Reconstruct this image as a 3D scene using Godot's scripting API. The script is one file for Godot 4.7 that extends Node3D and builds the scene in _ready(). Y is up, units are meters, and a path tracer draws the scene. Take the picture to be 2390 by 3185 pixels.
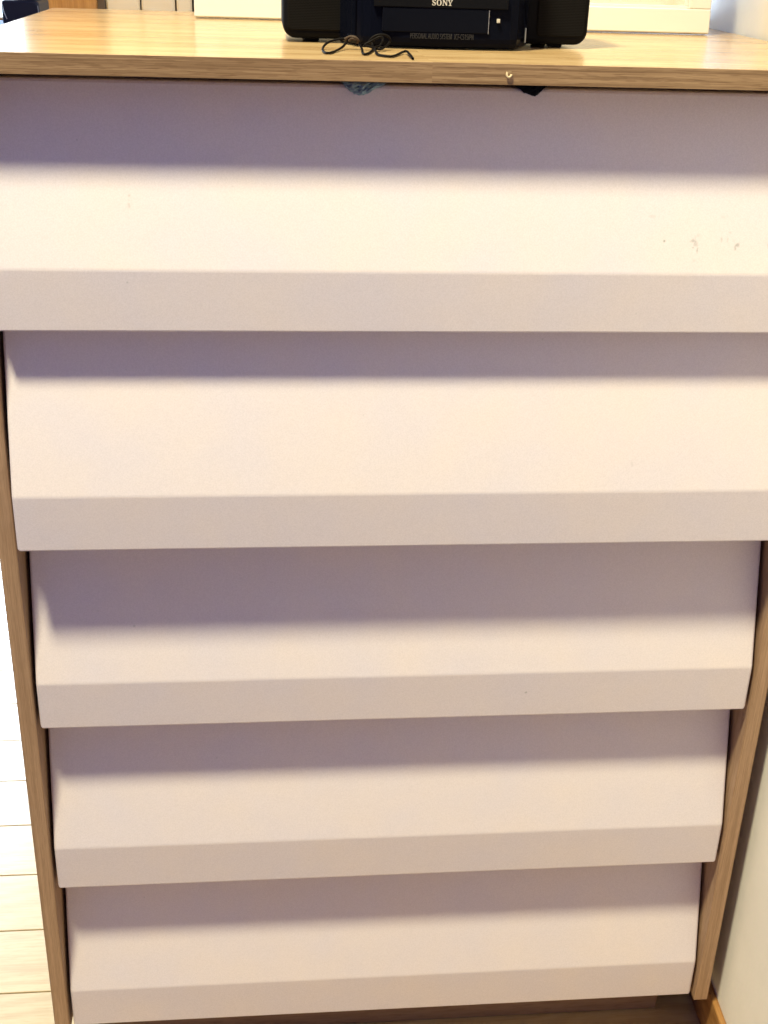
extends Node3D
# A white chest of five slanted drawers with an oak top, seen close from above, with a radio and frames on top.

const TOP := 1.1763        # upper side of the tabletop
const UNDER := 1.1597      # under side of the tabletop
const FRONT := -0.0644     # front edge of the tabletop
const PANEL_Z := -0.0718   # front edge of the side panels
const WALL_X := 0.419
const HALF := 0.3796       # half the width of a drawer front
const SLANT := 0.24        # how far a drawer front leans, per metre of height

var M := {}
var used := {}
var fn := FastNoiseLite.new()

# ------------------------------------------------------------------ helpers

func numbered(called: String) -> String:
	var n: int = used.get(called, 0)
	used[called] = n + 1
	return called if n == 0 else "%s_%03d" % [called, n]

func tag(o: Node3D, label := "", category := "", group := "", kind := "") -> void:
	if label: o.set_meta("label", label)
	if category: o.set_meta("category", category)
	if group: o.set_meta("group", group)
	if kind: o.set_meta("kind", kind)

func thing(called: String, label: String, category: String, where := Vector3.ZERO, group := "") -> Node3D:
	var o := Node3D.new()
	o.name = numbered(called)
	o.position = where
	add_child(o, true)
	tag(o, label, category, group)
	return o

func begin() -> SurfaceTool:
	var st := SurfaceTool.new()
	st.begin(Mesh.PRIMITIVE_TRIANGLES)
	return st

func obj(called: String, st, mat: Material, parent: Node = null) -> MeshInstance3D:
	var o := MeshInstance3D.new()
	o.mesh = st.commit() if st is SurfaceTool else st
	o.material_override = mat
	o.cast_shadow = GeometryInstance3D.SHADOW_CASTING_SETTING_ON
	if parent == null:
		o.name = numbered(called)
		add_child(o, true)
	else:
		o.name = called
		parent.add_child(o, true)
	return o

func face_uv(p: Vector3, axis: int, grain: int) -> Vector2:
	var others := [0, 1, 2]
	others.erase(axis)
	if axis != grain:
		others.erase(grain)
		return Vector2(p[grain], p[others[0]])
	return Vector2(p[others[0]], p[others[1]])

func tri(st: SurfaceTool, a: Vector3, b: Vector3, c: Vector3, out: Vector3, axis: int, grain: int) -> void:
	var n := (b - a).cross(c - a)
	if n.length() < 1e-14: return
	n = n.normalized()
	var pts := [a, b, c]
	if n.dot(out) > 0.0: pts = [a, c, b]          # clockwise seen from outside
	else: n = -n
	for p in pts:
		st.set_normal(n)
		st.set_uv(face_uv(p, axis, grain))
		st.add_vertex(p)

# a box with its edges chamfered by b
func box(st: SurfaceTool, lo: Vector3, hi: Vector3, b := 0.0, grain := 0) -> void:
	var mid := (lo + hi) * 0.5
	var h := (hi - lo) * 0.5
	var v := func(s: Vector3, full: int) -> Vector3:
		var p := Vector3(s.x * (h.x - b), s.y * (h.y - b), s.z * (h.z - b))
		p[full] = s[full] * h[full]
		return mid + p
	for ax in 3:
		var u := (ax + 1) % 3
		var w := (ax + 2) % 3
		for s in [-1.0, 1.0]:
			var q := []
			for k in [[-1, -1], [1, -1], [1, 1], [-1, 1]]:
				var sg := Vector3.ZERO
				sg[ax] = s; sg[u] = k[0]; sg[w] = k[1]
				q.append(v.call(sg, ax))
			var out := Vector3.ZERO
			out[ax] = s
			tri(st, q[0], q[1], q[2], out, ax, grain)
			tri(st, q[0], q[2], q[3], out, ax, grain)
	if b <= 0.0: return
	for ax in 3:                                   # the edge that runs along ax
		var u := (ax + 1) % 3
		var w := (ax + 2) % 3
		for su in [-1.0, 1.0]:
			for sw in [-1.0, 1.0]:
				var lo_s := Vector3.ZERO
				lo_s[ax] = -1.0; lo_s[u] = su; lo_s[w] = sw
				var hi_s := lo_s
				hi_s[ax] = 1.0
				var out := Vector3.ZERO
				out[u] = su; out[w] = sw
				tri(st, v.call(lo_s, u), v.call(lo_s, w), v.call(hi_s, w), out, u, grain)
				tri(st, v.call(lo_s, u), v.call(hi_s, w), v.call(hi_s, u), out, u, grain)
	for sx in [-1.0, 1.0]:
		for sy in [-1.0, 1.0]:
			for sz in [-1.0, 1.0]:
				var s := Vector3(sx, sy, sz)
				tri(st, v.call(s, 0), v.call(s, 1), v.call(s, 2), s, 0, grain)

# a level board with the given corners (x, z), its grain along x
func board(st: SurfaceTool, c: Array, y0: float, y1: float) -> void:
	var n := c.size()
	for k in n:
		var a: Vector2 = c[k]
		var b: Vector2 = c[(k + 1) % n]
		var out := Vector3(-(b.y - a.y), 0, b.x - a.x) * -1.0
		var mid := (a + b) * 0.5
		if out.dot(Vector3(mid.x, 0, mid.y + 0.4)) < 0.0: out = -out
		var ax := 0 if absf(out.x) > absf(out.z) else 2
		tri(st, Vector3(a.x, y0, a.y), Vector3(b.x, y0, b.y), Vector3(b.x, y1, b.y), out, ax, 0)
		tri(st, Vector3(a.x, y0, a.y), Vector3(b.x, y1, b.y), Vector3(a.x, y1, a.y), out, ax, 0)
	for e in [[y0, Vector3.DOWN], [y1, Vector3.UP]]:
		for k in range(1, n - 1):
			tri(st, Vector3(c[0].x, e[0], c[0].y), Vector3(c[k].x, e[0], c[k].y), Vector3(c[k + 1].x, e[0], c[k + 1].y), e[1], 1, 0)

# closed profiles of the same length, one per ring, joined to a solid with caps; smooth only where asked
func loft(st: SurfaceTool, rings: Array, smooth := false) -> void:
	var n: int = rings[0].size()
	var c := Vector3.ZERO
	for r in rings:
		for p in r: c += p
	c /= float(n * rings.size())
	st.set_smooth_group(0 if smooth else -1)
	# which way round the first quad faces
	var mid0 := Vector3.ZERO
	for p in rings[0]: mid0 += p
	mid0 /= n
	var along: Vector3 = (rings[-1][0] - rings[0][0])
	var area := Vector3.ZERO
	for j in n: area += (rings[rings.size() / 2][j] - c).cross(rings[rings.size() / 2][(j + 1) % n] - c)
	var flip := area.dot(along) < 0.0
	for i in rings.size() - 1:
		for j in n:
			var k := (j + 1) % n
			var q := [rings[i][j], rings[i][k], rings[i + 1][k], rings[i + 1][j]]
			var order := [0, 1, 2, 0, 2, 3] if flip else [0, 2, 1, 0, 3, 2]
			for o in order:
				st.set_uv(Vector2(q[o].x, q[o].y))
				st.add_vertex(q[o])
	st.set_smooth_group(-1)
	for e in [0, rings.size() - 1]:
		var r: Array = rings[e]
		var out: Vector3 = -along if e == 0 else along
		var drop := 0
		if absf(out.y) > absf(out.x) and absf(out.y) > absf(out.z): drop = 1
		elif absf(out.z) > absf(out.x): drop = 2
		var flat := PackedVector2Array()
		for p in r:
			flat.append(Vector2(p[(drop + 1) % 3], p[(drop + 2) % 3]))
		var t := Geometry2D.triangulate_polygon(flat)
		for i in range(0, t.size(), 3):
			var a: Vector3 = r[t[i]]
			var b: Vector3 = r[t[i + 1]]
			var d: Vector3 = r[t[i + 2]]
			var pts := [a, b, d]
			if (b - a).cross(d - a).dot(out) > 0.0: pts = [a, d, b]
			for p in pts:
				st.set_uv(Vector2(p.x, p.y))
				st.add_vertex(p)
	st.generate_normals()

func spline(pts: Array, each := 6) -> Array:
	var out := []
	for i in pts.size() - 1:
		var a: Vector3 = pts[max(i - 1, 0)]
		var b: Vector3 = pts[i]
		var c: Vector3 = pts[i + 1]
		var d: Vector3 = pts[min(i + 2, pts.size() - 1)]
		for k in each:
			out.append(b.cubic_interpolate(c, a, d, float(k) / each))
	out.append(pts[-1])
	return out

func tube(st: SurfaceTool, path: Array, r: float, sides := 8) -> void:
	var up := Vector3(0.12, 0.9, 0.31).normalized()
	var rings := []
	for i in path.size():
		var t: Vector3 = (path[min(i + 1, path.size() - 1)] - path[max(i - 1, 0)]).normalized()
		var side := t.cross(up).normalized()
		if side.length() < 0.5: side = Vector3.RIGHT
		up = side.cross(t).normalized()
		var ring := []
		for k in sides:
			var a := TAU * k / sides
			ring.append([path[i] + (side * cos(a) + up * sin(a)) * r, side * cos(a) + up * sin(a)])
		rings.append(ring)
	for i in rings.size() - 1:
		for k in sides:
			var l := (k + 1) % sides
			for q in [rings[i][k], rings[i][l], rings[i + 1][l], rings[i][k], rings[i + 1][l], rings[i + 1][k]]:
				st.set_normal(q[1])
				st.set_uv(Vector2(k, i))
				st.add_vertex(q[0])
	for e in [0, rings.size() - 1]:
		for k in range(1, sides - 1):
			var q := [rings[e][0], rings[e][k + 1], rings[e][k]]
			if e == 0: q = [rings[e][0], rings[e][k], rings[e][k + 1]]
			var n: Vector3 = (path[0] - path[1] if e == 0 else path[-1] - path[-2]).normalized()
			for p in q:
				st.set_normal(n)
				st.add_vertex(p[0])

# ------------------------------------------------------------------ materials

func lin(r: float, g: float, b: float) -> Color:
	return Color(r, g, b).linear_to_srgb()

func mat(c: Color, rough := 0.6, spec := 0.5, metal := 0.0) -> StandardMaterial3D:
	var m := StandardMaterial3D.new()
	m.albedo_color = c
	m.roughness = rough
	m.metallic_specular = spec
	m.metallic = metal
	return m

# wood of long grain, w x h pixels for length x width metres; colours are linear
func wood(w: int, h: int, length: float, width: float, light: Vector3, dark: Vector3, sd: int, bands: float, fine: float, pores: float, figure := 0.0) -> ImageTexture:
	var im := Image.create(w, h, false, Image.FORMAT_RGB8)
	var a := FastNoiseLite.new()
	a.noise_type = FastNoiseLite.TYPE_SIMPLEX_SMOOTH
	a.frequency = 1.0
	a.fractal_octaves = 2
	a.seed = sd
	var b := FastNoiseLite.new()
	b.noise_type = FastNoiseLite.TYPE_SIMPLEX
	b.frequency = 1.0
	b.fractal_type = FastNoiseLite.FRACTAL_NONE
	b.seed = sd + 7
	for y in h:
		var v := width * y / h
		for x in w:
			var u := length * x / w
			var n := a.get_noise_2d(u * 1.6, v * bands)
			var f := b.get_noise_2d(u * 9.0, v * fine)
			var p := b.get_noise_2d(u * 26.0 + 40.0, v * fine * 1.7 + 9.0)
			var t := 0.42 + 0.55 * n + 0.28 * f
			if figure > 0.0:
				t += figure * sin((v * bands * 0.9 + 2.2 * a.get_noise_2d(u * 2.4 + 5.0, v * bands * 0.12)) * TAU) * 0.5
			t += pores * smoothstep(0.45, 0.8, p)
			var c := light.lerp(dark, clampf(t, 0.0, 1.0))
			im.set_pixel(x, y, Color(c.x, c.y, c.z).linear_to_srgb())
	return ImageTexture.create_from_image(im)

func wood_mat(tex: Texture2D, length: float, width: float, rough: float, spec := 0.5, offset := Vector3.ZERO) -> StandardMaterial3D:
	var m := StandardMaterial3D.new()
	m.albedo_texture = tex
	m.uv1_scale = Vector3(1.0 / length, 1.0 / width, 1.0)
	m.uv1_offset = offset
	m.roughness = rough
	m.metallic_specular = spec
	return m

func noise_tex(size: int, freq: float, sd: int, lo: Color, hi: Color, octaves := 3) -> NoiseTexture2D:
	var n := FastNoiseLite.new()
	n.seed = sd
	n.frequency = freq
	n.fractal_octaves = octaves
	var t := NoiseTexture2D.new()
	t.width = size; t.height = size; t.seamless = true
	t.noise = n
	var g := Gradient.new()
	g.set_color(0, lo); g.set_color(1, hi)
	t.color_ramp = g
	return t

func stain(im: Image, px: float, py: float, rx: float, ry: float, tint: Color, strength: float, sd: int) -> void:
	fn.seed = sd
	fn.frequency = 0.22
	for y in range(int(py - ry * 1.6), int(py + ry * 1.6) + 1):
		for x in range(int(px - rx * 1.6), int(px + rx * 1.6) + 1):
			if x < 0 or y < 0 or x >= im.get_width() or y >= im.get_height(): continue
			var d := Vector2((x - px) / rx, (y - py) / ry).length()
			var k := clampf(1.25 - d + 0.9 * fn.get_noise_2d(x, y), 0.0, 1.0) * strength
			im.set_pixel(x, y, im.get_pixel(x, y).lerp(tint, k))

# white lacquer with a faint uneven tone; marks are [x, y, half width, half height, strength] in metres
func lacquer(sd: int, y0: float, y1: float, marks := []) -> StandardMaterial3D:
	var w := 1024
	var h := int(1024.0 * (y1 - y0) / (2.0 * HALF))
	var im := Image.create(w, h, false, Image.FORMAT_RGB8)
	var n := FastNoiseLite.new()
	n.seed = sd
	n.frequency = 0.006
	n.fractal_octaves = 3
	var g := RandomNumberGenerator.new()
	g.seed = sd
	for y in h:
		for x in w:
			var t := n.get_noise_2d(x, y)
			var e := g.randf_range(-0.02, 0.02)
			im.set_pixel(x, y, Color(WHITE.r + t * 0.016 + e, WHITE.g + t * 0.008 + e, WHITE.b - t * 0.012 + e))
	for k in marks.size():
		var m: Array = marks[k]
		var s := w / (2.0 * HALF)
		stain(im, (m[0] + HALF) * s, (y1 - m[1]) * s, maxf(m[2] * s, 1.0), maxf(m[3] * s, 1.0), Color(0.33, 0.35, 0.33), m[4] * 0.62, sd + k)
	var mt := StandardMaterial3D.new()
	mt.albedo_texture = ImageTexture.create_from_image(im)
	mt.uv1_scale = Vector3(1.0 / (2.0 * HALF), -1.0 / (y1 - y0), 1.0)
	mt.uv1_offset = Vector3(0.5, y1 / (y1 - y0), 0.0)
	mt.texture_repeat = false
	mt.roughness = 0.55
	mt.metallic_specular = 0.35
	return mt

var WHITE := Color(0.905, 0.868, 0.884)

func materials() -> void:
	M.lacquer = mat(WHITE, 0.55, 0.35)
	var top_tex := wood(1280, 960, 0.86, 0.68, Vector3(0.66, 0.47, 0.25), Vector3(0.46, 0.285, 0.125), 11, 16.0, 130.0, 0.30)
	M.top = wood_mat(top_tex, 0.86, 0.68, 0.21, 0.5)
	var edge_tex := wood(1536, 48, 0.86, 0.017, Vector3(0.44, 0.285, 0.155), Vector3(0.22, 0.128, 0.064), 23, 230.0, 1000.0, 0.6)
	M.edge = wood_mat(edge_tex, 0.86, 0.017, 0.5, 0.4)
	var side_tex := wood(1024, 48, 1.1, 0.018, Vector3(0.52, 0.34, 0.21), Vector3(0.36, 0.225, 0.13), 31, 190.0, 800.0, 0.5)
	M.side_edge = wood_mat(side_tex, 1.1, 0.018, 0.5, 0.4)
	var face_tex := wood(768, 512, 1.1, 0.7, Vector3(0.42, 0.28, 0.18), Vector3(0.31, 0.195, 0.115), 37, 22.0, 160.0, 0.5)
	M.side = wood_mat(face_tex, 1.1, 0.7, 0.5, 0.4)
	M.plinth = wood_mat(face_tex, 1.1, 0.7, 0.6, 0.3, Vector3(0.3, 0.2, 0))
	M.plinth.albedo_color = lin(0.75, 0.75, 0.80)  # same wood as the sides, darkened: shade down there put into the colour
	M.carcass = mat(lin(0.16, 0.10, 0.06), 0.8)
	M.chip = mat(lin(0.66, 0.52, 0.32), 0.7)
	M.chip_hole = mat(lin(0.36, 0.24, 0.13), 0.9)
	M.planks = []
	for k in 3:
		var t := wood(1024, 128, 1.8, 0.113, Vector3(0.53, 0.41, 0.225) * (1.0 - 0.04 * k), Vector3(0.42, 0.30, 0.15), 51 + k * 9, 38.0, 240.0, 0.45, 0.5)
		M.planks.append(wood_mat(t, 1.8, 0.113, 0.32, 0.5, Vector3(0.27 * k, 0, 0)))
	M.joint = mat(lin(0.32, 0.20, 0.12), 0.9)
	M.wall = StandardMaterial3D.new()
	M.wall.albedo_texture = noise_tex(512, 0.02, 5, lin(0.82, 0.80, 0.75), lin(0.86, 0.84, 0.79), 4)
	M.wall.uv1_triplanar = true
	M.wall.uv1_scale = Vector3.ONE * 1.7
	M.wall.roughness = 0.85
	M.wall.heightmap_enabled = true
	M.wall.heightmap_texture = noise_tex(512, 0.12, 6, Color.BLACK, Color.WHITE, 3)
	M.wall.heightmap_scale = 0.012
	M.skirting = wood_mat(wood(512, 64, 1.2, 0.07, Vector3(0.42, 0.215, 0.07), Vector3(0.27, 0.115, 0.03), 71, 60.0, 300.0, 0.4), 1.2, 0.07, 0.4)
	M.post = wood_mat(wood(512, 128, 2.2, 0.12, Vector3(0.60, 0.31, 0.075), Vector3(0.46, 0.21, 0.045), 81, 60.0, 300.0, 0.35), 2.2, 0.12, 0.45)
	M.panel = mat(lin(0.86, 0.74, 0.50), 0.6)
	M.dark_gap = mat(lin(0.075, 0.055, 0.035), 0.8)
	M.strip = mat(lin(0.12, 0.085, 0.05), 0.7)
	M.frame = mat(lin(0.86, 0.84, 0.77), 0.35)
	M.glass = mat(Color(1, 1, 1, 0.06), 0.04)
	M.glass.transparency = BaseMaterial3D.TRANSPARENCY_ALPHA
	M.black = mat(lin(0.006, 0.0065, 0.009), 0.6, 0.15)
	M.gloss = mat(lin(0.0035, 0.0045, 0.010), 0.16, 0.13)
	M.satin = mat(lin(0.005, 0.006, 0.011), 0.3, 0.13)
	M.rubber = mat(lin(0.012, 0.012, 0.012), 0.8)
	M.cable = mat(lin(0.007, 0.0055, 0.005), 0.55, 0.22)
	M.tie = mat(lin(0.05, 0.028, 0.014), 0.7)
	M.print = mat(lin(0.62, 0.60, 0.54), 0.4)
	M.faint_print = mat(lin(0.030, 0.030, 0.032), 0.5)
	M.silver = mat(lin(0.5, 0.52, 0.55), 0.3, 0.5, 0.8)
	M.navy = mat(lin(0.012, 0.016, 0.032), 0.5)
	M.pale_blue = mat(lin(0.20, 0.50, 0.85), 0.5)
	M.grille = StandardMaterial3D.new()
	var gi := Image.create(64, 64, false, Image.FORMAT_RGB8)
	for y in 64:
		for x in 64:
			var row := y / 16
			var dx := fposmod(x + (8 if row % 2 == 1 else 0), 16.0) - 8.0
			var dy := fposmod(y, 16.0) - 8.0
			var hole := smoothstep(6.0, 4.2, Vector2(dx, dy).length())
			var c := lerpf(0.013, 0.002, hole)
			gi.set_pixel(x, y, Color(c, c * 0.98, c * 0.95).linear_to_srgb())
	M.grille.albedo_texture = ImageTexture.create_from_image(gi)
	M.grille.uv1_scale = Vector3(1, 1, 1) / 0.0056
	M.grille.roughness = 0.6
	M.grille.metallic_specular = 0.1
	M.blue_cloth = mat(lin(0.28, 0.39, 0.44), 0.95, 0.2)
	M.blue_cloth.rim_enabled = true
	M.blue_cloth.rim = 0.3
	M.black_cloth = mat(lin(0.008, 0.009, 0.013), 0.95, 0.2)

# ------------------------------------------------------------------ the chest

# profile of a slanted front in (y, z), rounded at r at the top
func drawer(chest: Node3D, top: float, yt: float, yb: float, zl: float, front: Material, lip: Material) -> void:
	var zt := zl - SLANT * (top - yt)
	var back := zl - 0.078
	var body := []
	var r := 0.0025
	# slanted board, drawn inset by d
	var board := func(x: float, d: float) -> Array:
		var ring := []
		for p in [Vector2(yt, back), Vector2(top - d, back), Vector2(top - d, zt - r - d), Vector2(top - r * 0.3 - d, zt - r * 0.3 - d), Vector2(top - r - d, zt + SLANT * r - d), Vector2(yt + 0.0016, zl - SLANT * 0.0016 - d), Vector2(yt, zl - 0.00012 - d)]:
			ring.append(Vector3(x, p.x, p.y))
		return ring
	var edge := func(x: float, d: float) -> Array:
		var ring := []
		for p in [Vector2(yt, zl - 0.00012 - d), Vector2(yt - 0.0014, zl - d), Vector2(yb + 0.0016 + d, zl - d), Vector2(yb + 0.0005 + d, zl - 0.0005 - d), Vector2(yb + d, zl - 0.0016 - d), Vector2(yb + 0.006 + d, zl - 0.030), Vector2(yb + 0.010 + d, back), Vector2(yt, back)]:
			ring.append(Vector3(x, p.x, p.y))
		return ring
	var xs := []
	var rr := 0.0034
	for k in 6:
		var a := PI / 2.0 * k / 5.0
		xs.append([rr * (1.0 - sin(a)), rr * (1.0 - cos(a))])   # distance from the end, inset
	xs.reverse()
	var where := []
	for e in xs: where.append([-HALF + e[0], rr - (rr - e[1])])
	where = []
	for k in 6:
		var s := rr * k / 5.0
		where.append([-HALF + s, rr - sqrt(maxf(rr * rr - (rr - s) * (rr - s), 0.0))])
	for k in 6:
		var s := rr * (5 - k) / 5.0
		where.append([HALF - s, rr - sqrt(maxf(rr * rr - (rr - s) * (rr - s), 0.0))])
	var ra := []
	var rb := []
	for e in where:
		ra.append(board.call(e[0], e[1]))
		rb.append(edge.call(e[0], e[1]))
	var st := begin()
	loft(st, ra)
	var d := obj("drawer", st, front, chest)
	st = begin()
	loft(st, rb)
	obj("pull_lip", st, lip, d)

func chest_of_drawers() -> void:
	var c := thing("chest_of_drawers", "white chest of five slanted drawers with oak top and sides", "chest of drawers")
	# tabletop, its edge band and the chip in it
	var st := begin()
	board(st, [Vector2(-0.4097, -0.7257), Vector2(0.4455, -0.7257), Vector2(0.4182, FRONT - 0.0008), Vector2(-0.4097, FRONT - 0.0008)], UNDER, TOP)   # its right end follows the wall
	var top := obj("tabletop", st, M.top, c)
	st = begin()
	box(st, Vector3(-0.4097, UNDER, FRONT - 0.0008), Vector3(0.4178, TOP + 0.0002, FRONT), 0.0003, 0)
	obj("edge_band", st, M.edge, top)
	st = begin()
	flake(st)
	obj("chip", st, M.chip, top).set_meta("label", "small curl of veneer lifting off the front edge")
	st = begin()
	bare_spot(st)
	obj("bare_spot", st, M.chip_hole, top)
	# side panels, each with the band on its front edge
	for s in [-1.0, 1.0]:
		var x0 := -0.4 if s < 0 else 0.4 - 0.0168
		st = begin()
		box(st, Vector3(x0, 0.0784, -0.69), Vector3(x0 + 0.0168, UNDER - 0.0003, PANEL_Z - 0.001), 0.0, 1)
		var p := obj("side_panel", st, M.side, c)
		st = begin()
		box(st, Vector3(x0, 0.0782, PANEL_Z - 0.001), Vector3(x0 + 0.0168, UNDER - 0.0003, PANEL_Z), 0.0008, 1)
		obj("edge_band", st, M.side_edge, p)
	st = begin()
	box(st, Vector3(-0.383, 0.079, -0.689), Vector3(0.383, UNDER - 0.0005, -0.68), 0.0, 1)
	obj("back_panel", st, M.carcass, c)
	st = begin()
	box(st, Vector3(-0.3828, 0.0905, -0.679), Vector3(0.3828, 0.1, -0.165), 0.0, 0)
	obj("bottom_board", st, M.carcass, c)
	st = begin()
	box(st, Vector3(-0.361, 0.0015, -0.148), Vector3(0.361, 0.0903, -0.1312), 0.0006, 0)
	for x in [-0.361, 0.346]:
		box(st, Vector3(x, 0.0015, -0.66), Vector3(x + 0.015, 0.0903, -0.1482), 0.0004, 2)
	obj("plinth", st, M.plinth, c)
	var yb := [0.9426, 0.7286, 0.5134, 0.2971, 0.0826]
	var yt := [0.9983, 0.7851, 0.5677, 0.3529, 0.1375]
	var zl := [-0.069, -0.058, -0.0735, -0.0745, -0.0772]
	var marks := [
		[[-0.2575, 1.0605, 0.0010, 0.0012, 0.22], [-0.2579, 1.0570, 0.0005, 0.0010, 0.14], [-0.2583, 1.0528, 0.0012, 0.0020, 0.26], [-0.1686, 1.0692, 0.0009, 0.0007, 0.30],
		[0.2210, 1.0275, 0.0010, 0.0012, 0.75], [0.2477, 1.0278, 0.0026, 0.0017, 0.38], [0.2506, 1.0253, 0.0020, 0.0017, 0.34], [0.2480, 1.0222, 0.0009, 0.0009, 0.55], [0.2519, 1.0205, 0.0007, 0.0030, 0.45],
		[0.2524, 1.0330, 0.0014, 0.0014, 0.16], [0.2497, 1.0302, 0.0007, 0.0028, 0.14], [0.2493, 1.0108, 0.0014, 0.0010, 0.18], [0.2743, 1.0291, 0.0008, 0.0024, 0.26], [0.2802, 1.0300, 0.0007, 0.0028, 0.22],
		[0.2818, 1.0355, 0.0022, 0.0006, 0.22], [0.2897, 1.0251, 0.0018, 0.0022, 0.42], [0.2880, 1.0222, 0.0011, 0.0024, 0.40], [0.2860, 1.0285, 0.0014, 0.0008, 0.16], [0.2745, 1.0490, 0.0024, 0.0016, 0.10],
		[0.2082, 1.0485, 0.0030, 0.0016, 0.13], [0.0835, 1.0436, 0.0010, 0.0008, 0.14], [0.3190, 1.0240, 0.0011, 0.0020, 0.3], [-0.0400, 1.1010, 0.0008, 0.0008, 0.2], [0.1700, 1.0700, 0.0008, 0.0008, 0.12], [-0.3000, 1.1050, 0.0006, 0.0006, 0.3]],
		[[-0.27, 0.902, 0.0008, 0.0008, 0.2], [0.12, 0.93, 0.0007, 0.0007, 0.2], [0.213, 0.812, 0.0016, 0.0022, 0.10], [-0.05, 0.86, 0.0008, 0.0006, 0.12]],
		[[-0.2786, 0.6275, 0.0012, 0.0010, 0.35], [-0.3140, 0.644, 0.0008, 0.0008, 0.3], [0.05, 0.652, 0.0009, 0.0007, 0.16]],
		[[-0.20, 0.452, 0.0008, 0.0008, 0.25], [0.10, 0.40, 0.0008, 0.0007, 0.12], [0.262, 0.47, 0.0007, 0.0007, 0.2]],
		[[-0.29, 0.252, 0.0007, 0.0007, 0.22], [0.18, 0.216, 0.0009, 0.0007, 0.14]],
	]
	var lip_marks := [[[-0.262, 0.988, 0.0008, 0.0008, 0.35], [0.20, 0.962, 0.0009, 0.0008, 0.16]], [[0.09, 0.755, 0.0008, 0.0007, 0.16]], [[0.1317, 0.5440, 0.0014, 0.0011, 0.55], [-0.17, 0.535, 0.0007, 0.0007, 0.18]], [[-0.1, 0.325, 0.0007, 0.0007, 0.15]], [[0.2, 0.115, 0.0008, 0.0007, 0.15]]]
	for i in 5:
		var t: float = UNDER - 0.0068 if i == 0 else yb[i - 1] - 0.003
		drawer(c, t, yt[i], yb[i], zl[i], lacquer(101 + i * 5, yt[i] - 0.002, t, marks[i]), lacquer(141 + i * 5, yb[i], yt[i] + 0.002, lip_marks[i]))

# a rim of veneer curled away round a bare spot on the front edge of the tabletop
func flake(st: SurfaceTool) -> void:
	var c := Vector3(0.0652, 1.1690, FRONT)
	var path := []
	for k in 25:
		var a := deg_to_rad(lerpf(-185.0, 5.0, k / 24.0))
		var p := Vector2(0.0021 * cos(a), 0.0031 * sin(a)).rotated(-0.42)
		var lift := 0.0006 + 0.0010 * clampf(-sin(a), 0.0, 1.0)
		path.append(c + Vector3(p.x, p.y, lift))
	tube(st, path, 0.00095, 8)

func bare_spot(st: SurfaceTool) -> void:
	var c := Vector3(0.0652, 1.1690, FRONT + 0.00025)
	for k in 20:
		var pts := []
		for a in [TAU * k / 20, TAU * (k + 1) / 20]:
			var p := Vector2(0.0020 * cos(a), 0.0030 * sin(a)).rotated(-0.42)
			pts.append(c + Vector3(p.x, p.y, -0.0003))
		tri(st, c, pts[0], pts[1], Vector3.BACK, 2, 0)

# cloth caught between the tabletop and the top drawer, hanging a little way down its front
func caught_cloth(called: String, label: String, x0: float, x1: float, low: float, shape: Array, thick: float, m: Material, sd: int, depth: float) -> void:
	var st := begin()
	st.set_smooth_group(0)
	var n := FastNoiseLite.new()
	n.seed = sd
	n.frequency = 1.0
	n.fractal_octaves = 3
	var cols := 44
	var rows := 26
	var at := func(i: int, j: int) -> Vector3:
		var s := float(i) / cols
		var t := float(j) / rows
		var x := lerpf(x0, x1, s)
		var at_e := s * (shape.size() - 1)
		var e0: float = shape[int(at_e)]
		var e1: float = shape[mini(int(at_e) + 1, shape.size() - 1)]
		var e := lerpf(e0, e1, smoothstep(0.0, 1.0, fposmod(at_e, 1.0)) if s < 1.0 else 0.0) * (1.0 + 0.10 * n.get_noise_2d(s * 9.0, 3.0))
		var yl := lerpf(UNDER - 0.0043, low, clampf(e, 0.0, 1.1))
		if t < 0.2:
			var k := t / 0.2
			return Vector3(x, lerpf(UNDER - 0.0051, UNDER - 0.0041, k), lerpf(-0.135, -0.0985, k))
		var k2 := (t - 0.2) / 0.8
		var y := lerpf(UNDER - 0.0041, yl, k2)
		var z0 := -0.069 - SLANT * (y - 0.9983)
		var round := sqrt(maxf(1.0 - pow(k2, 3.0), 0.0)) * (0.35 + 0.65 * sqrt(clampf(e, 0.0, 1.0)))
		var fold := depth * (n.get_noise_2d(s * 6.0 + k2 * 2.5, k2 * 1.2 - s * 2.0) + 0.5 * n.get_noise_2d(s * 16.0 + 9.0 + k2 * 5.0, k2 * 3.0))
		return Vector3(x + 0.0012 * n.get_noise_2d(k2 * 3.0, s * 4.0 + 7.0), y, z0 + 0.0006 + thick * round + fold * round)
	for i in cols:
		for j in rows:
			var q := [at.call(i, j), at.call(i + 1, j), at.call(i + 1, j + 1), at.call(i, j + 1)]
			for k in [0, 1, 2, 0, 2, 3]:
				st.set_uv(Vector2(q[k].x, q[k].y))
				st.add_vertex(q[k])
	st.generate_normals()
	tag(obj(called, st, m), label, "cloth")

# ------------------------------------------------------------------ on the chest

func rounded_rect(x0: float, x1: float, y0: float, y1: float, r: float, z: float, steps := 6) -> Array:
	var ring := []
	for c in [[x1 - r, y1 - r, 0.0], [x0 + r, y1 - r, 90.0], [x0 + r, y0 + r, 180.0], [x1 - r, y0 + r, 270.0]]:
		for k in steps + 1:
			var a := deg_to_rad(c[2] + 90.0 * k / steps)
			ring.append(Vector3(c[0] + r * cos(a), c[1] + r * sin(a), z))
	return ring

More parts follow.
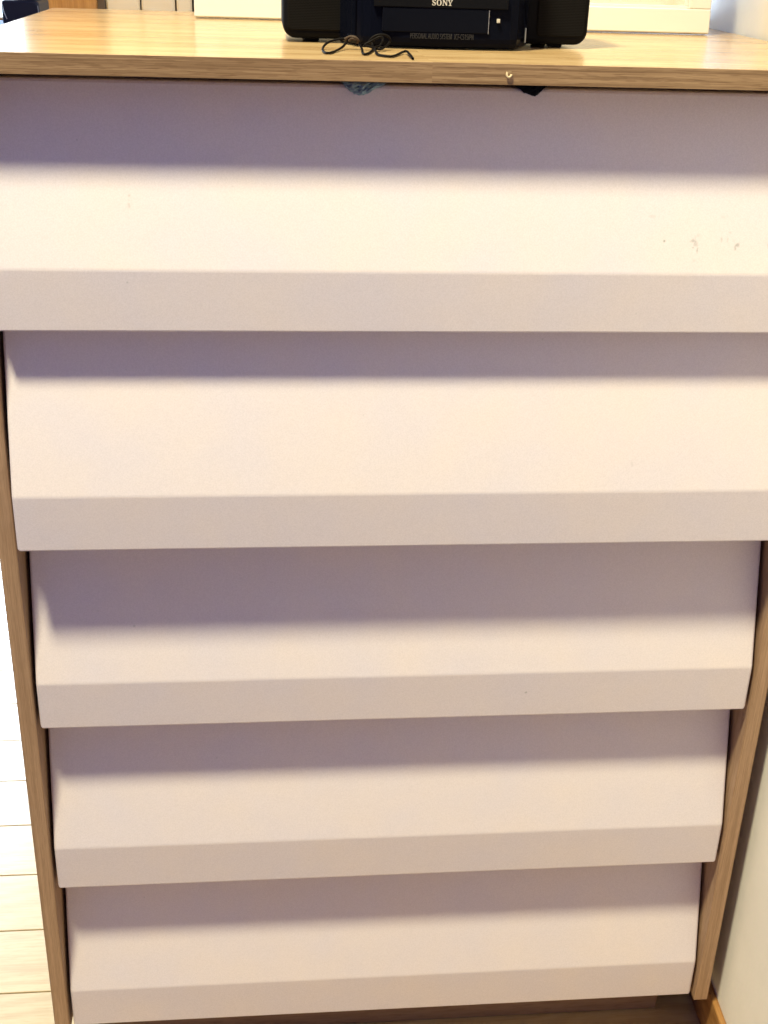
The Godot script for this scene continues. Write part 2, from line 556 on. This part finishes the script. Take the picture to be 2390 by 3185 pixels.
func lettering(called: String, text: String, parent: Node, where: Vector3, size: float, wide: float, font: String, weight: int, m: Material) -> void:
	var t := TextMesh.new()
	var f := SystemFont.new()
	f.font_names = PackedStringArray([font])
	f.font_weight = weight
	t.font = f
	t.text = text
	t.font_size = 64
	t.pixel_size = size / 46.0
	t.depth = 0.0006
	t.curve_step = 2.0
	var o := obj(called, t, m, parent)
	var b := t.get_aabb().size.x
	if wide > 0.0 and b > 0.0: o.scale = Vector3(wide / b, 1, 1)
	o.position = where

func radio() -> void:
	var base := Vector3(0.027, TOP, -0.30)
	var r := thing("radio", "black portable radio with two speakers and white lettering, on the oak top", "radio", base)
	var x0 := -0.1485
	var x1 := 0.1485
	var zf := 0.055
	var y0 := 0.0034
	var y1 := 0.135
	var st := begin()
	var rings := []
	for e in [[-0.055, 0.010], [-0.050, 0.004], [-0.044, 0.0], [zf - 0.007, 0.0], [zf - 0.003, 0.0012], [zf - 0.0008, 0.003], [zf, 0.0056]]:
		rings.append(rounded_rect(x0 + e[1], x1 - e[1], y0 + e[1], y1 - e[1], 0.0125 - e[1] * 0.3, e[0]))
	loft(st, rings, true)
	obj("case", st, M.black, r)
	# grilles
	for g in [[x0 + 0.0045, -0.0915], [0.0965, x1 - 0.0045]]:
		st = begin()
		var q := rounded_rect(g[0], g[1], y0 + 0.0075, y1 - 0.006, 0.004, zf - 0.002)
		var q2 := rounded_rect(g[0], g[1], y0 + 0.0075, y1 - 0.006, 0.004, zf + 0.0006)
		var q3 := rounded_rect(g[0] + 0.0012, g[1] - 0.0012, y0 + 0.0087, y1 - 0.0072, 0.003, zf + 0.0013)
		loft(st, [q, q2, q3])
		obj("speaker_grille", st, M.grille, r)
	# the middle that bulges forward: a plan curve raised from bottom to top
	var plan := []
	var xa := -0.0945
	var xb := 0.0885
	for p in [[xa, 0.030], [xa, 0.055], [xa + 0.006, 0.073], [xa + 0.014, 0.0905], [xa + 0.019, 0.0985], [xa + 0.026, 0.1015]]:
		plan.append(Vector2(p[0], p[1]))
	for k in 9:
		var s := float(k + 1) / 10.0
		plan.append(Vector2(lerpf(xa + 0.026, xb - 0.026, s), 0.1015 + 0.0035 * sin(PI * s)))
	for p in [[xb - 0.026, 0.1015], [xb - 0.019, 0.0985], [xb - 0.014, 0.0905], [xb - 0.006, 0.073], [xb, 0.055], [xb, 0.030]]:
		plan.append(Vector2(p[0], p[1]))
	rings = []
	for e in [[0.0012, 0.006], [0.0030, 0.0025], [0.006, 0.0008], [0.010, 0.0], [0.128, 0.0], [0.134, 0.002], [0.138, 0.007]]:
		var ring := []
		for p in plan: ring.append(Vector3(p.x * (1.0 - e[1] * 3.0), e[0], p.y - e[1]))
		rings.append(ring)
	st = begin()
	loft(st, rings)
	var mid := obj("front_housing", st, M.gloss, r)
	# the slot door on the housing, drawn by a narrow groove
	var z := 0.1052
	st = begin()
	loft(st, [rounded_rect(-0.058, 0.0405, 0.0150, 0.0355, 0.0015, z - 0.0045), rounded_rect(-0.058, 0.0405, 0.0150, 0.0355, 0.0015, z - 0.0004), rounded_rect(-0.0575, 0.0400, 0.0155, 0.0350, 0.0012, z)])
	obj("slot_door", st, M.satin, mid)
	st = begin()
	box(st, Vector3(-0.066, 0.0362, z - 0.006), Vector3(0.058, 0.0475, z + 0.0006), 0.0005)
	obj("button_strip", st, M.black, mid)
	for e in [[0.0408, 0.0148, 0.0352], [0.0775, 0.0075, 0.0205], [-0.0855, 0.006, 0.12], [-0.0760, 0.006, 0.12]]:
		st = begin()
		var zz: float = z - 0.0008 if absf(e[0]) < 0.06 else z - 0.0098 + (0.003 if e[0] > 0 else 0.0)
		box(st, Vector3(e[0] - 0.0003, e[1], zz - 0.003), Vector3(e[0] + 0.0003, e[2], zz + 0.0007), 0.0001)
		obj("trim_glint_line", st, M.satin if e[0] < 0 else M.silver, mid)  # the short silver one at the right is a glint drawn as a line
	lettering("lettering", "SONY", mid, Vector3(-0.0034, 0.0406, z + 0.0007), 0.0050, 0.0190, "Droid Serif", 700, M.print)
	lettering("lettering", "PERSONAL AUDIO SYSTEM  ICF-CS15iPN", mid, Vector3(-0.0023, 0.0117, z + 0.0002), 0.0023, 0.0590, "Droid Sans", 400, M.faint_print)
	st = begin()
	box(st, Vector3(0.0485, 0.0247, z - 0.003), Vector3(0.0513, 0.0280, z - 0.0002), 0.0001)
	for k in 2: box(st, Vector3(0.0493 + k * 0.0008, 0.0253, z - 0.003), Vector3(0.0496 + k * 0.0008, 0.0274, z + 0.0001))
	obj("emblem", st, M.print, mid)
	for x in [-0.12, 0.12]:
		for zz in [-0.035, 0.04]:
			st = begin()
			box(st, Vector3(x - 0.007, 0.0002, zz - 0.012), Vector3(x + 0.007, y0 + 0.001, zz - 0.002), 0.001)
			obj("foot", st, M.rubber, r)

func cord() -> void:
	var y := TOP + 0.0014
	var zc := -0.178
	var path := []
	# loop to the left, the bundle, the two loops on the right and the loose end
	for p in [[-0.058, 1.1858, zc], [-0.063, 1.1852, zc], [-0.0705, 1.1850, zc + 0.001], [-0.0779, 1.1834, zc + 0.003], [-0.0837, 1.1810, zc + 0.008], [-0.0872, y, -0.160], [-0.0876, y, -0.124], [-0.0837, y, -0.1142], [-0.0767, y, -0.138], [-0.0690, y + 0.0015, -0.165], [-0.0640, 1.1832, -0.176],
		[-0.0590, 1.1866, zc + 0.003], [-0.0550, 1.1852, zc + 0.003], [-0.0533, 1.1815, -0.176], [-0.0517, y, -0.160], [-0.0540, y, -0.124], [-0.0520, y, -0.1120], [-0.0453, y, -0.1400], [-0.0412, y + 0.0006, -0.168], [-0.0415, 1.1816, -0.178],
		[-0.0445, 1.1830, zc], [-0.0406, 1.1872, zc], [-0.0348, 1.1893, zc], [-0.0289, 1.1889, zc], [-0.0253, 1.1862, zc], [-0.0258, 1.1826, zc], [-0.0300, 1.1800, -0.170], [-0.0365, y + 0.001, -0.155],
		[-0.0452, 1.1800, -0.166], [-0.0487, 1.1808, -0.172], [-0.0430, 1.1838, -0.173], [-0.0366, 1.1874, -0.172], [-0.0330, 1.1876, -0.172], [-0.0326, 1.1846, -0.171], [-0.0353, 1.1806, -0.168], [-0.0413, y + 0.003, -0.148],
		[-0.0424, y + 0.0015, -0.1290], [-0.0415, y, -0.1110], [-0.0378, y, -0.0998], [-0.0321, y, -0.0942], [-0.0246, y, -0.1145], [-0.0170, y + 0.0005, -0.1380], [-0.0145, y + 0.0014, -0.1330], [-0.0148, y + 0.001, -0.1020], [-0.0150, y, -0.0780]]:
		path.append(Vector3(p[0], p[1], p[2]))
	var st := begin()
	tube(st, spline(path, 7), 0.00105, 8)
	var c := thing("cord", "thin black cord lying in loops before the radio", "cord")
	obj("wire", st, M.cable, c)
	st = begin()
	tube(st, spline([Vector3(-0.0665, 1.1850, zc + 0.0028), Vector3(-0.0620, 1.1872, zc + 0.0040), Vector3(-0.0575, 1.1868, zc + 0.0060), Vector3(-0.0545, 1.1842, zc + 0.0055), Vector3(-0.0555, 1.1822, zc + 0.0030)], 5), 0.0013, 8)
	tube(st, spline([Vector3(-0.0630, 1.1836, zc + 0.0040), Vector3(-0.0600, 1.1858, zc + 0.0055), Vector3(-0.0570, 1.1846, zc + 0.0060)], 5), 0.0011, 8)
	obj("twist_tie", st, M.tie, c)

# a white picture frame that leans back on its strut; local origin at the middle of its lower back edge
func picture_frame(label: String, x0: float, x1: float, zf: float, h: float, lean: float, sd: int, rail: float) -> void:
	var w := x1 - x0
	var f := thing("picture_frame", label, "picture frame", Vector3((x0 + x1) * 0.5, TOP + 0.0003, zf - 0.014), "white picture frames behind the radio")
	f.rotation_degrees = Vector3(-lean, 0, 0)
	var t := 0.014
	var rails := [[-w / 2, w / 2, 0.0, rail], [-w / 2, w / 2, h - rail, h], [-w / 2, -w / 2 + rail, rail, h - rail], [w / 2 - rail, w / 2, rail, h - rail]]
	for k in 4:
		var e: Array = rails[k]
		var st := begin()
		box(st, Vector3(e[0], e[2], 0.0), Vector3(e[1], e[3], t), 0.0012, 0)
		# the inner moulding stands a little lower than the rail
		var ix0 := -w / 2 + rail
		var ix1 := w / 2 - rail
		var m := 0.0035
		if k == 0: box(st, Vector3(ix0, rail, 0.003), Vector3(ix1, rail + m, t - 0.004), 0.0006, 0)
		elif k == 1: box(st, Vector3(ix0, h - rail - m, 0.003), Vector3(ix1, h - rail, t - 0.004), 0.0006, 0)
		elif k == 2: box(st, Vector3(ix0, rail + m, 0.003), Vector3(ix0 + m, h - rail - m, t - 0.004), 0.0006, 0)
		else: box(st, Vector3(ix1 - m, rail + m, 0.003), Vector3(ix1, h - rail - m, t - 0.004), 0.0006, 0)
		obj("rail", st, M.frame, f)
	# a pale print with a few ochre flecks
	var im := Image.create(256, 256, false, Image.FORMAT_RGB8)
	im.fill(lin(0.84, 0.80, 0.66))
	fn.seed = sd
	fn.frequency = 0.03
	for y in 256:
		for x in 256:
			var k := smoothstep(0.2, 0.55, fn.get_noise_2d(x, y)) * 0.28
			im.set_pixel(x, y, lin(0.84, 0.80, 0.66).lerp(lin(0.60, 0.48, 0.25), k))
	var g := RandomNumberGenerator.new()
	g.seed = sd
	for k in 26:
		stain(im, g.randf_range(15, 240), g.randf_range(15, 250), g.randf_range(3, 9), g.randf_range(2, 5), lin(0.50, 0.40, 0.22), 0.5, sd + k)
	var pm := StandardMaterial3D.new()
	pm.albedo_texture = ImageTexture.create_from_image(im)
	pm.uv1_scale = Vector3(1.0 / w, -1.0 / h, 1)
	pm.uv1_offset = Vector3(0.5, 1.0, 0)
	pm.roughness = 0.7
	var st := begin()
	box(st, Vector3(-w / 2 + rail, rail, 0.0005), Vector3(w / 2 - rail, h - rail, 0.0045), 0.0, 0)
	obj("print", st, pm, f)
	st = begin()
	box(st, Vector3(-w / 2 + rail + 0.0036, rail + 0.0036, 0.0058), Vector3(w / 2 - rail - 0.0036, h - rail - 0.0036, 0.0072))
	obj("pane", st, M.glass, f)
	st = begin()
	var len := h * 0.6
	var a := Vector3(0, len, -0.001)
	var foot := Vector3(0, -0.0 + len * 0.02, -len * 0.42)
	var side := Vector3(0.02, 0, 0)
	loft(st, [[a - side, a + side, a + side + Vector3(0, 0, -0.003), a - side + Vector3(0, 0, -0.003)], [foot - side * 1.6, foot + side * 1.6, foot + side * 1.6 + Vector3(0, 0, -0.003), foot - side * 1.6 + Vector3(0, 0, -0.003)]])
	obj("strut", st, M.carcass, f)

# ------------------------------------------------------------------ the setting

func setting() -> void:
	var st := begin()
	box(st, Vector3(-3.0, -0.06, -2.3), Vector3(WALL_X + 0.10, -0.010, 2.4))
	var floor_base := obj("floor", st, M.joint)
	tag(floor_base, "floor of light oak boards that run across", "", "", "structure")
	# boards: joints where the photograph has them, 112 mm apart
	var pitch := 0.1125
	var z := -0.2098 - pitch * 20
	var rng := RandomNumberGenerator.new()
	rng.seed = 4
	var row := 0
	while z < 2.2:
		var x := -3.0 + rng.randf_range(0.0, 1.2)
		while absf(fposmod(x + 0.6, 1.818) - 0.909) > 0.66: x += 0.09    # no butt joint close to the chest
		var ends := [-3.0, x]
		while ends[-1] < WALL_X - 0.3:
			ends.append(ends[-1] + 1.818)
		for k in ends.size() - 1:
			var a: float = ends[k]
			var b: float = minf(ends[k + 1], WALL_X + 0.09)
			if b - a < 0.05: continue
			var s := begin()
			var o := Vector3(a, 0, z)
			box(s, Vector3(0, -0.010, 0), Vector3(b - a - 0.0008, 0.0, pitch - 0.0014), 0.0007, 0)
			var p := obj("plank", s, M.planks[(row * 2 + k + rng.randi() % 2) % 3], floor_base)
			p.position = o
		z += pitch
		row += 1
	# wall on the right with its skirting board
	st = begin()
	box(st, Vector3(0.0, -0.06, -2.3), Vector3(0.12, 3.4, 2.4))
	var wall := obj("wall", st, M.wall)
	wall.position = Vector3(WALL_X, 0, -0.07)
	wall.rotation_degrees.y = -3.0          # the chest does not stand quite square to the wall
	tag(wall, "cream plaster wall close to the right side of the chest", "wall")
	st = begin()
	box(st, Vector3(-0.0085, 0.0005, -1.80), Vector3(-0.0002, 0.0665, 2.39), 0.0012, 2)
	obj("skirting_board", st, M.skirting, wall)
	# far end of the room: window, post, folding door
	var w := thing("window", "tall bright window beyond the chest, left of the wooden post", "window", Vector3(-1.5, 0, -1.97))
	for e in [[-0.80, -0.75], [-0.02, 0.02], [0.83, 0.878]]:
		st = begin()
		box(st, Vector3(e[0], 0.06, -0.03), Vector3(e[1], 2.2, 0.03), 0.002, 1)
		obj("frame", st, M.strip, w)
	for e in [[0.0, 0.06], [1.05, 1.09], [2.2, 2.26]]:
		st = begin()
		box(st, Vector3(-0.80, e[0], -0.03), Vector3(0.878, e[1], 0.03), 0.002, 0)
		obj("frame", st, M.strip, w)
	for e in [[-0.75, -0.02], [0.02, 0.83]]:
		st = begin()
		box(st, Vector3(e[0], 0.06, -0.012), Vector3(e[1], 1.05, -0.006))
		obj("pane", st, M.day_low, w)
		st = begin()
		box(st, Vector3(e[0], 1.09, -0.012), Vector3(e[1], 2.2, -0.006))
		obj("pane", st, M.day, w)
	st = begin()
	box(st, Vector3(-0.6208, 0.0005, -2.02), Vector3(-0.5012, 2.3, -1.90), 0.003, 1)
	tag(obj("wooden_post", st, M.post), "orange brown wooden door post beyond the left end of the chest", "post")
	st = begin()
	var d := thing("folding_door", "cream folding door of narrow upright panels beyond the chest", "door", Vector3(-0.4851, 0, -1.93))
	box(st, Vector3(-0.0158, 0.0005, -0.02), Vector3(0.0, 2.2, 0.012), 0.001, 1)
	obj("jamb", st, M.strip, d)
	st = begin()
	box(st, Vector3(0.0002, 0.002, -0.03), Vector3(1.06, 2.2, -0.022))
	obj("backing", st, M.dark_gap, d)
	var x := 0.0012
	for k in 14:
		var wd := 0.0726 if k < 2 else (0.0332 if k == 2 else 0.0726)
		st = begin()
		box(st, Vector3(x, 0.004, -0.02), Vector3(x + wd, 2.19, 0.0), 0.004, 1)
		obj("panel", st, M.panel, d)
		x += wd + (0.004 if k != 2 else 0.006)
	# small things at the far left, behind the chest
	var t := thing("side_table", "narrow pale blue stand behind the left end of the chest", "stand", Vector3(-0.53, 0, -1.16))
	st = begin()
	box(st, Vector3(-0.068, 1.112, -0.07), Vector3(0.06, 1.1290, 0.07), 0.002)
	obj("shelf", st, M.pale_blue, t)
	for sx in [-0.06, 0.05]:
		for sz in [-0.06, 0.06]:
			st = begin()
			box(st, Vector3(sx - 0.006, 0.0005, sz - 0.006), Vector3(sx + 0.006, 1.1118, sz + 0.006), 0.001)
			obj("leg", st, M.pale_blue, t)
	var cz := -1.10
	var cs := thing("box", "dark navy box with a thin silver line, beyond the left end of the chest", "box", Vector3(-0.519, 1.1292, cz - 0.05))
	st = begin()
	var rings := []
	for e in [[-0.05, 0.003], [-0.047, 0.0], [0.045, 0.0], [0.0485, 0.001], [0.05, 0.0035]]:
		rings.append(rounded_rect(-0.0297 + e[1], 0.0285 - e[1], 0.0088 + e[1] - 0.0088, 0.0372 - e[1], 0.006, e[0], 5))
	loft(st, rings)
	obj("shell", st, M.navy, cs)
	st = begin()
	tube(st, spline([Vector3(-0.0275, 0.037, 0.0506), Vector3(-0.0262, 0.022, 0.0506), Vector3(-0.0222, 0.0095, 0.0506)], 4), 0.0007, 6)
	obj("silver_line", st, M.silver, cs)
	st = begin()
	tube(st, [Vector3(0.0268, 0.030, 0.0503), Vector3(0.0273, 0.016, 0.0503)], 0.0005, 6)
	obj("silver_line", st, M.silver, cs)
	st = begin()
	st.set_smooth_group(0)
	var rr := []
	for k in 5:
		var zz := -0.03 + 0.0175 * k
		var ring := []
		for j in 14:
			var a := TAU * j / 14
			ring.append(Vector3(0.008 + 0.019 * cos(a) * (1.0 + 0.1 * sin(3.0 * a + k)), 0.0425 + (0.0048 + 0.0012 * sin(2.0 * a + k * 1.7)) * sin(a), zz))
		rr.append(ring)
	loft(st, rr, true)
	tag(obj("pouch", st, mat(lin(0.42, 0.46, 0.36), 0.8)), "pale grey green pouch on top of the navy box", "pouch")
	get_node("pouch").position = Vector3(-0.519, 1.1292, cz - 0.05)

func lamp_and_window_light() -> void:
	# a spot lamp under the ceiling, aimed at the chest
	var at := Vector3(-0.85, 3.8, 0.68)
	var aim := Vector3(0.08, 0.28, -0.15)
	var l := thing("spot_lamp", "white ceiling spot lamp aimed down at the chest, above the picture", "lamp", at)
	l.look_at_from_position(at, aim, Vector3.UP)
	var st := begin()
	var rings := []
	for e in [[0.34, 0.03], [0.338, 0.14], [0.28, 0.29], [-0.03, 0.32], [-0.03, 0.315], [0.278, 0.285]]:
		var ring := []
		for k in 24: ring.append(Vector3(e[1] * cos(TAU * k / 24), e[1] * sin(TAU * k / 24), e[0]))
		rings.append(ring)
	loft(st, rings)
	obj("hood", st, mat(lin(0.7, 0.7, 0.68), 0.4), l)
	var s := SphereMesh.new()
	s.radius = 0.15
	s.height = 0.30
	var gm := mat(lin(0.9, 0.85, 0.75), 0.5)
	gm.emission_enabled = true
	gm.emission = LAMP_COLOR
	gm.emission_energy_multiplier = 2.0
	obj("bulb", s, gm, l)
	st = begin()
	tube(st, [Vector3(0, 0, 0.34), Vector3(0, 0, 0.48)], 0.012, 8)
	obj("arm", st, M.black, l)
	var o := SpotLight3D.new()
	o.name = "beam"
	o.light_color = LAMP_COLOR
	o.light_energy = LAMP_ENERGY
	o.light_size = 0.20
	o.spot_range = 12.0
	o.spot_attenuation = 2.0
	o.spot_angle = 20.0
	o.spot_angle_attenuation = 0.8
	o.shadow_enabled = true
	l.add_child(o, true)
	# an added lamp, out of view, only to warm the folding door
	var far_at := Vector3(-0.50, 2.25, -1.55)
	var far := thing("added_door_light", "small added lamp, unseen above the picture, that warms the folding door", "lamp", far_at)
	far.look_at_from_position(far_at, Vector3(-0.42, 1.05, -1.95), Vector3.FORWARD)
	st = begin()
	rings = []
	for e in [[0.09, 0.03], [0.08, 0.055], [-0.07, 0.06], [-0.07, 0.057], [0.075, 0.05]]:
		var ring := []
		for k in 20: ring.append(Vector3(e[1] * cos(TAU * k / 20), e[1] * sin(TAU * k / 20), e[0]))
		rings.append(ring)
	loft(st, rings)
	obj("hood", st, mat(lin(0.7, 0.7, 0.68), 0.4), far)
	var fs := SphereMesh.new()
	fs.radius = 0.04
	fs.height = 0.08
	obj("bulb", fs, gm, far)
	var fo := SpotLight3D.new()
	fo.name = "glow"
	fo.light_color = Color(1.0, 0.86, 0.62)
	fo.light_energy = 2.2
	fo.light_size = 0.036
	fo.spot_range = 10.0
	fo.spot_attenuation = 2.0
	fo.spot_angle = 24.0
	fo.spot_angle_attenuation = 0.5
	fo.shadow_enabled = true
	far.add_child(fo, true)
	# daylight through the lower and the upper panes of the window
	for e in [[0.55, 0.9, LOW_PANES], [1.65, 1.1, HIGH_PANES]]:
		var a := AreaLight3D.new()
		a.name = "daylight"
		a.position = Vector3(-1.48, e[0], -1.93)
		a.rotation_degrees = Vector3(0, 180, 0)
		a.area_size = Vector2(1.6, e[1])
		a.light_color = Color(0.80, 0.89, 1.0)
		a.light_energy = e[2]
		a.shadow_enabled = true
		a.area_range = 8.0
		add_child(a, true)

var LAMP_COLOR := Color(1.0, 0.965, 0.80)
var LAMP_ENERGY := 20.3
var LOW_PANES := 12.5
var HIGH_PANES := 0.6

func _ready() -> void:
	var cam := Camera3D.new()
	cam.name = "camera"
	cam.fov = 45.882
	cam.near = 0.05
	cam.far = 60.0
	cam.position = Vector3(-0.13966, 1.26504, 0.99649)
	cam.rotation_degrees = Vector3(-25.1918, -5.9938, 1.8963)
	add_child(cam)
	var env := Environment.new()
	env.background_mode = Environment.BG_COLOR
	env.background_color = lin(0.084, 0.068, 0.252)
	env.tonemap_mode = Environment.TONE_MAPPER_LINEAR
	env.tonemap_exposure = 1.0
	env.sdfgi_enabled = true
	env.ssao_enabled = true
	env.ssil_enabled = true
	var we := WorldEnvironment.new()
	we.name = "world_environment"
	we.environment = env
	add_child(we)
	M.day = mat(Color(0.9, 0.95, 1.0), 0.5)
	M.day.emission_enabled = true
	M.day.emission = Color(0.86, 0.94, 1.0)
	M.day.emission_energy_multiplier = 3.4
	M.day_low = M.day.duplicate()
	M.day_low.emission_energy_multiplier = 5.0
	materials()
	lamp_and_window_light()
	setting()
	chest_of_drawers()
	radio()
	picture_frame("white picture frame left of the radio, its plain lower rail showing", -0.2219, 0.06, -0.577, 0.36, 7.0, 5, 0.030)
	picture_frame("white picture frame right of the radio, standing near the wall", 0.075, 0.3886, -0.509, 0.40, 7.0, 8, 0.027)
	cord()
	caught_cloth("blue_cloth", "blue grey cloth caught above the top drawer, below the cord", -0.0735, -0.0345, 1.1443, [0.0, 0.42, 0.68, 0.86, 1.0, 0.95, 0.80, 0.52, 0.40, 0.24, 0.0], 0.0055, M.blue_cloth, 3, 0.0050)
	caught_cloth("black_cloth", "black cloth caught above the top drawer, right of the blue one", 0.0780, 0.1065, 1.1470, [0.0, 0.20, 0.36, 0.55, 0.72, 0.80, 0.97, 1.0, 0.92, 0.66, 0.30, 0.0], 0.0035, M.black_cloth, 9, 0.0016)
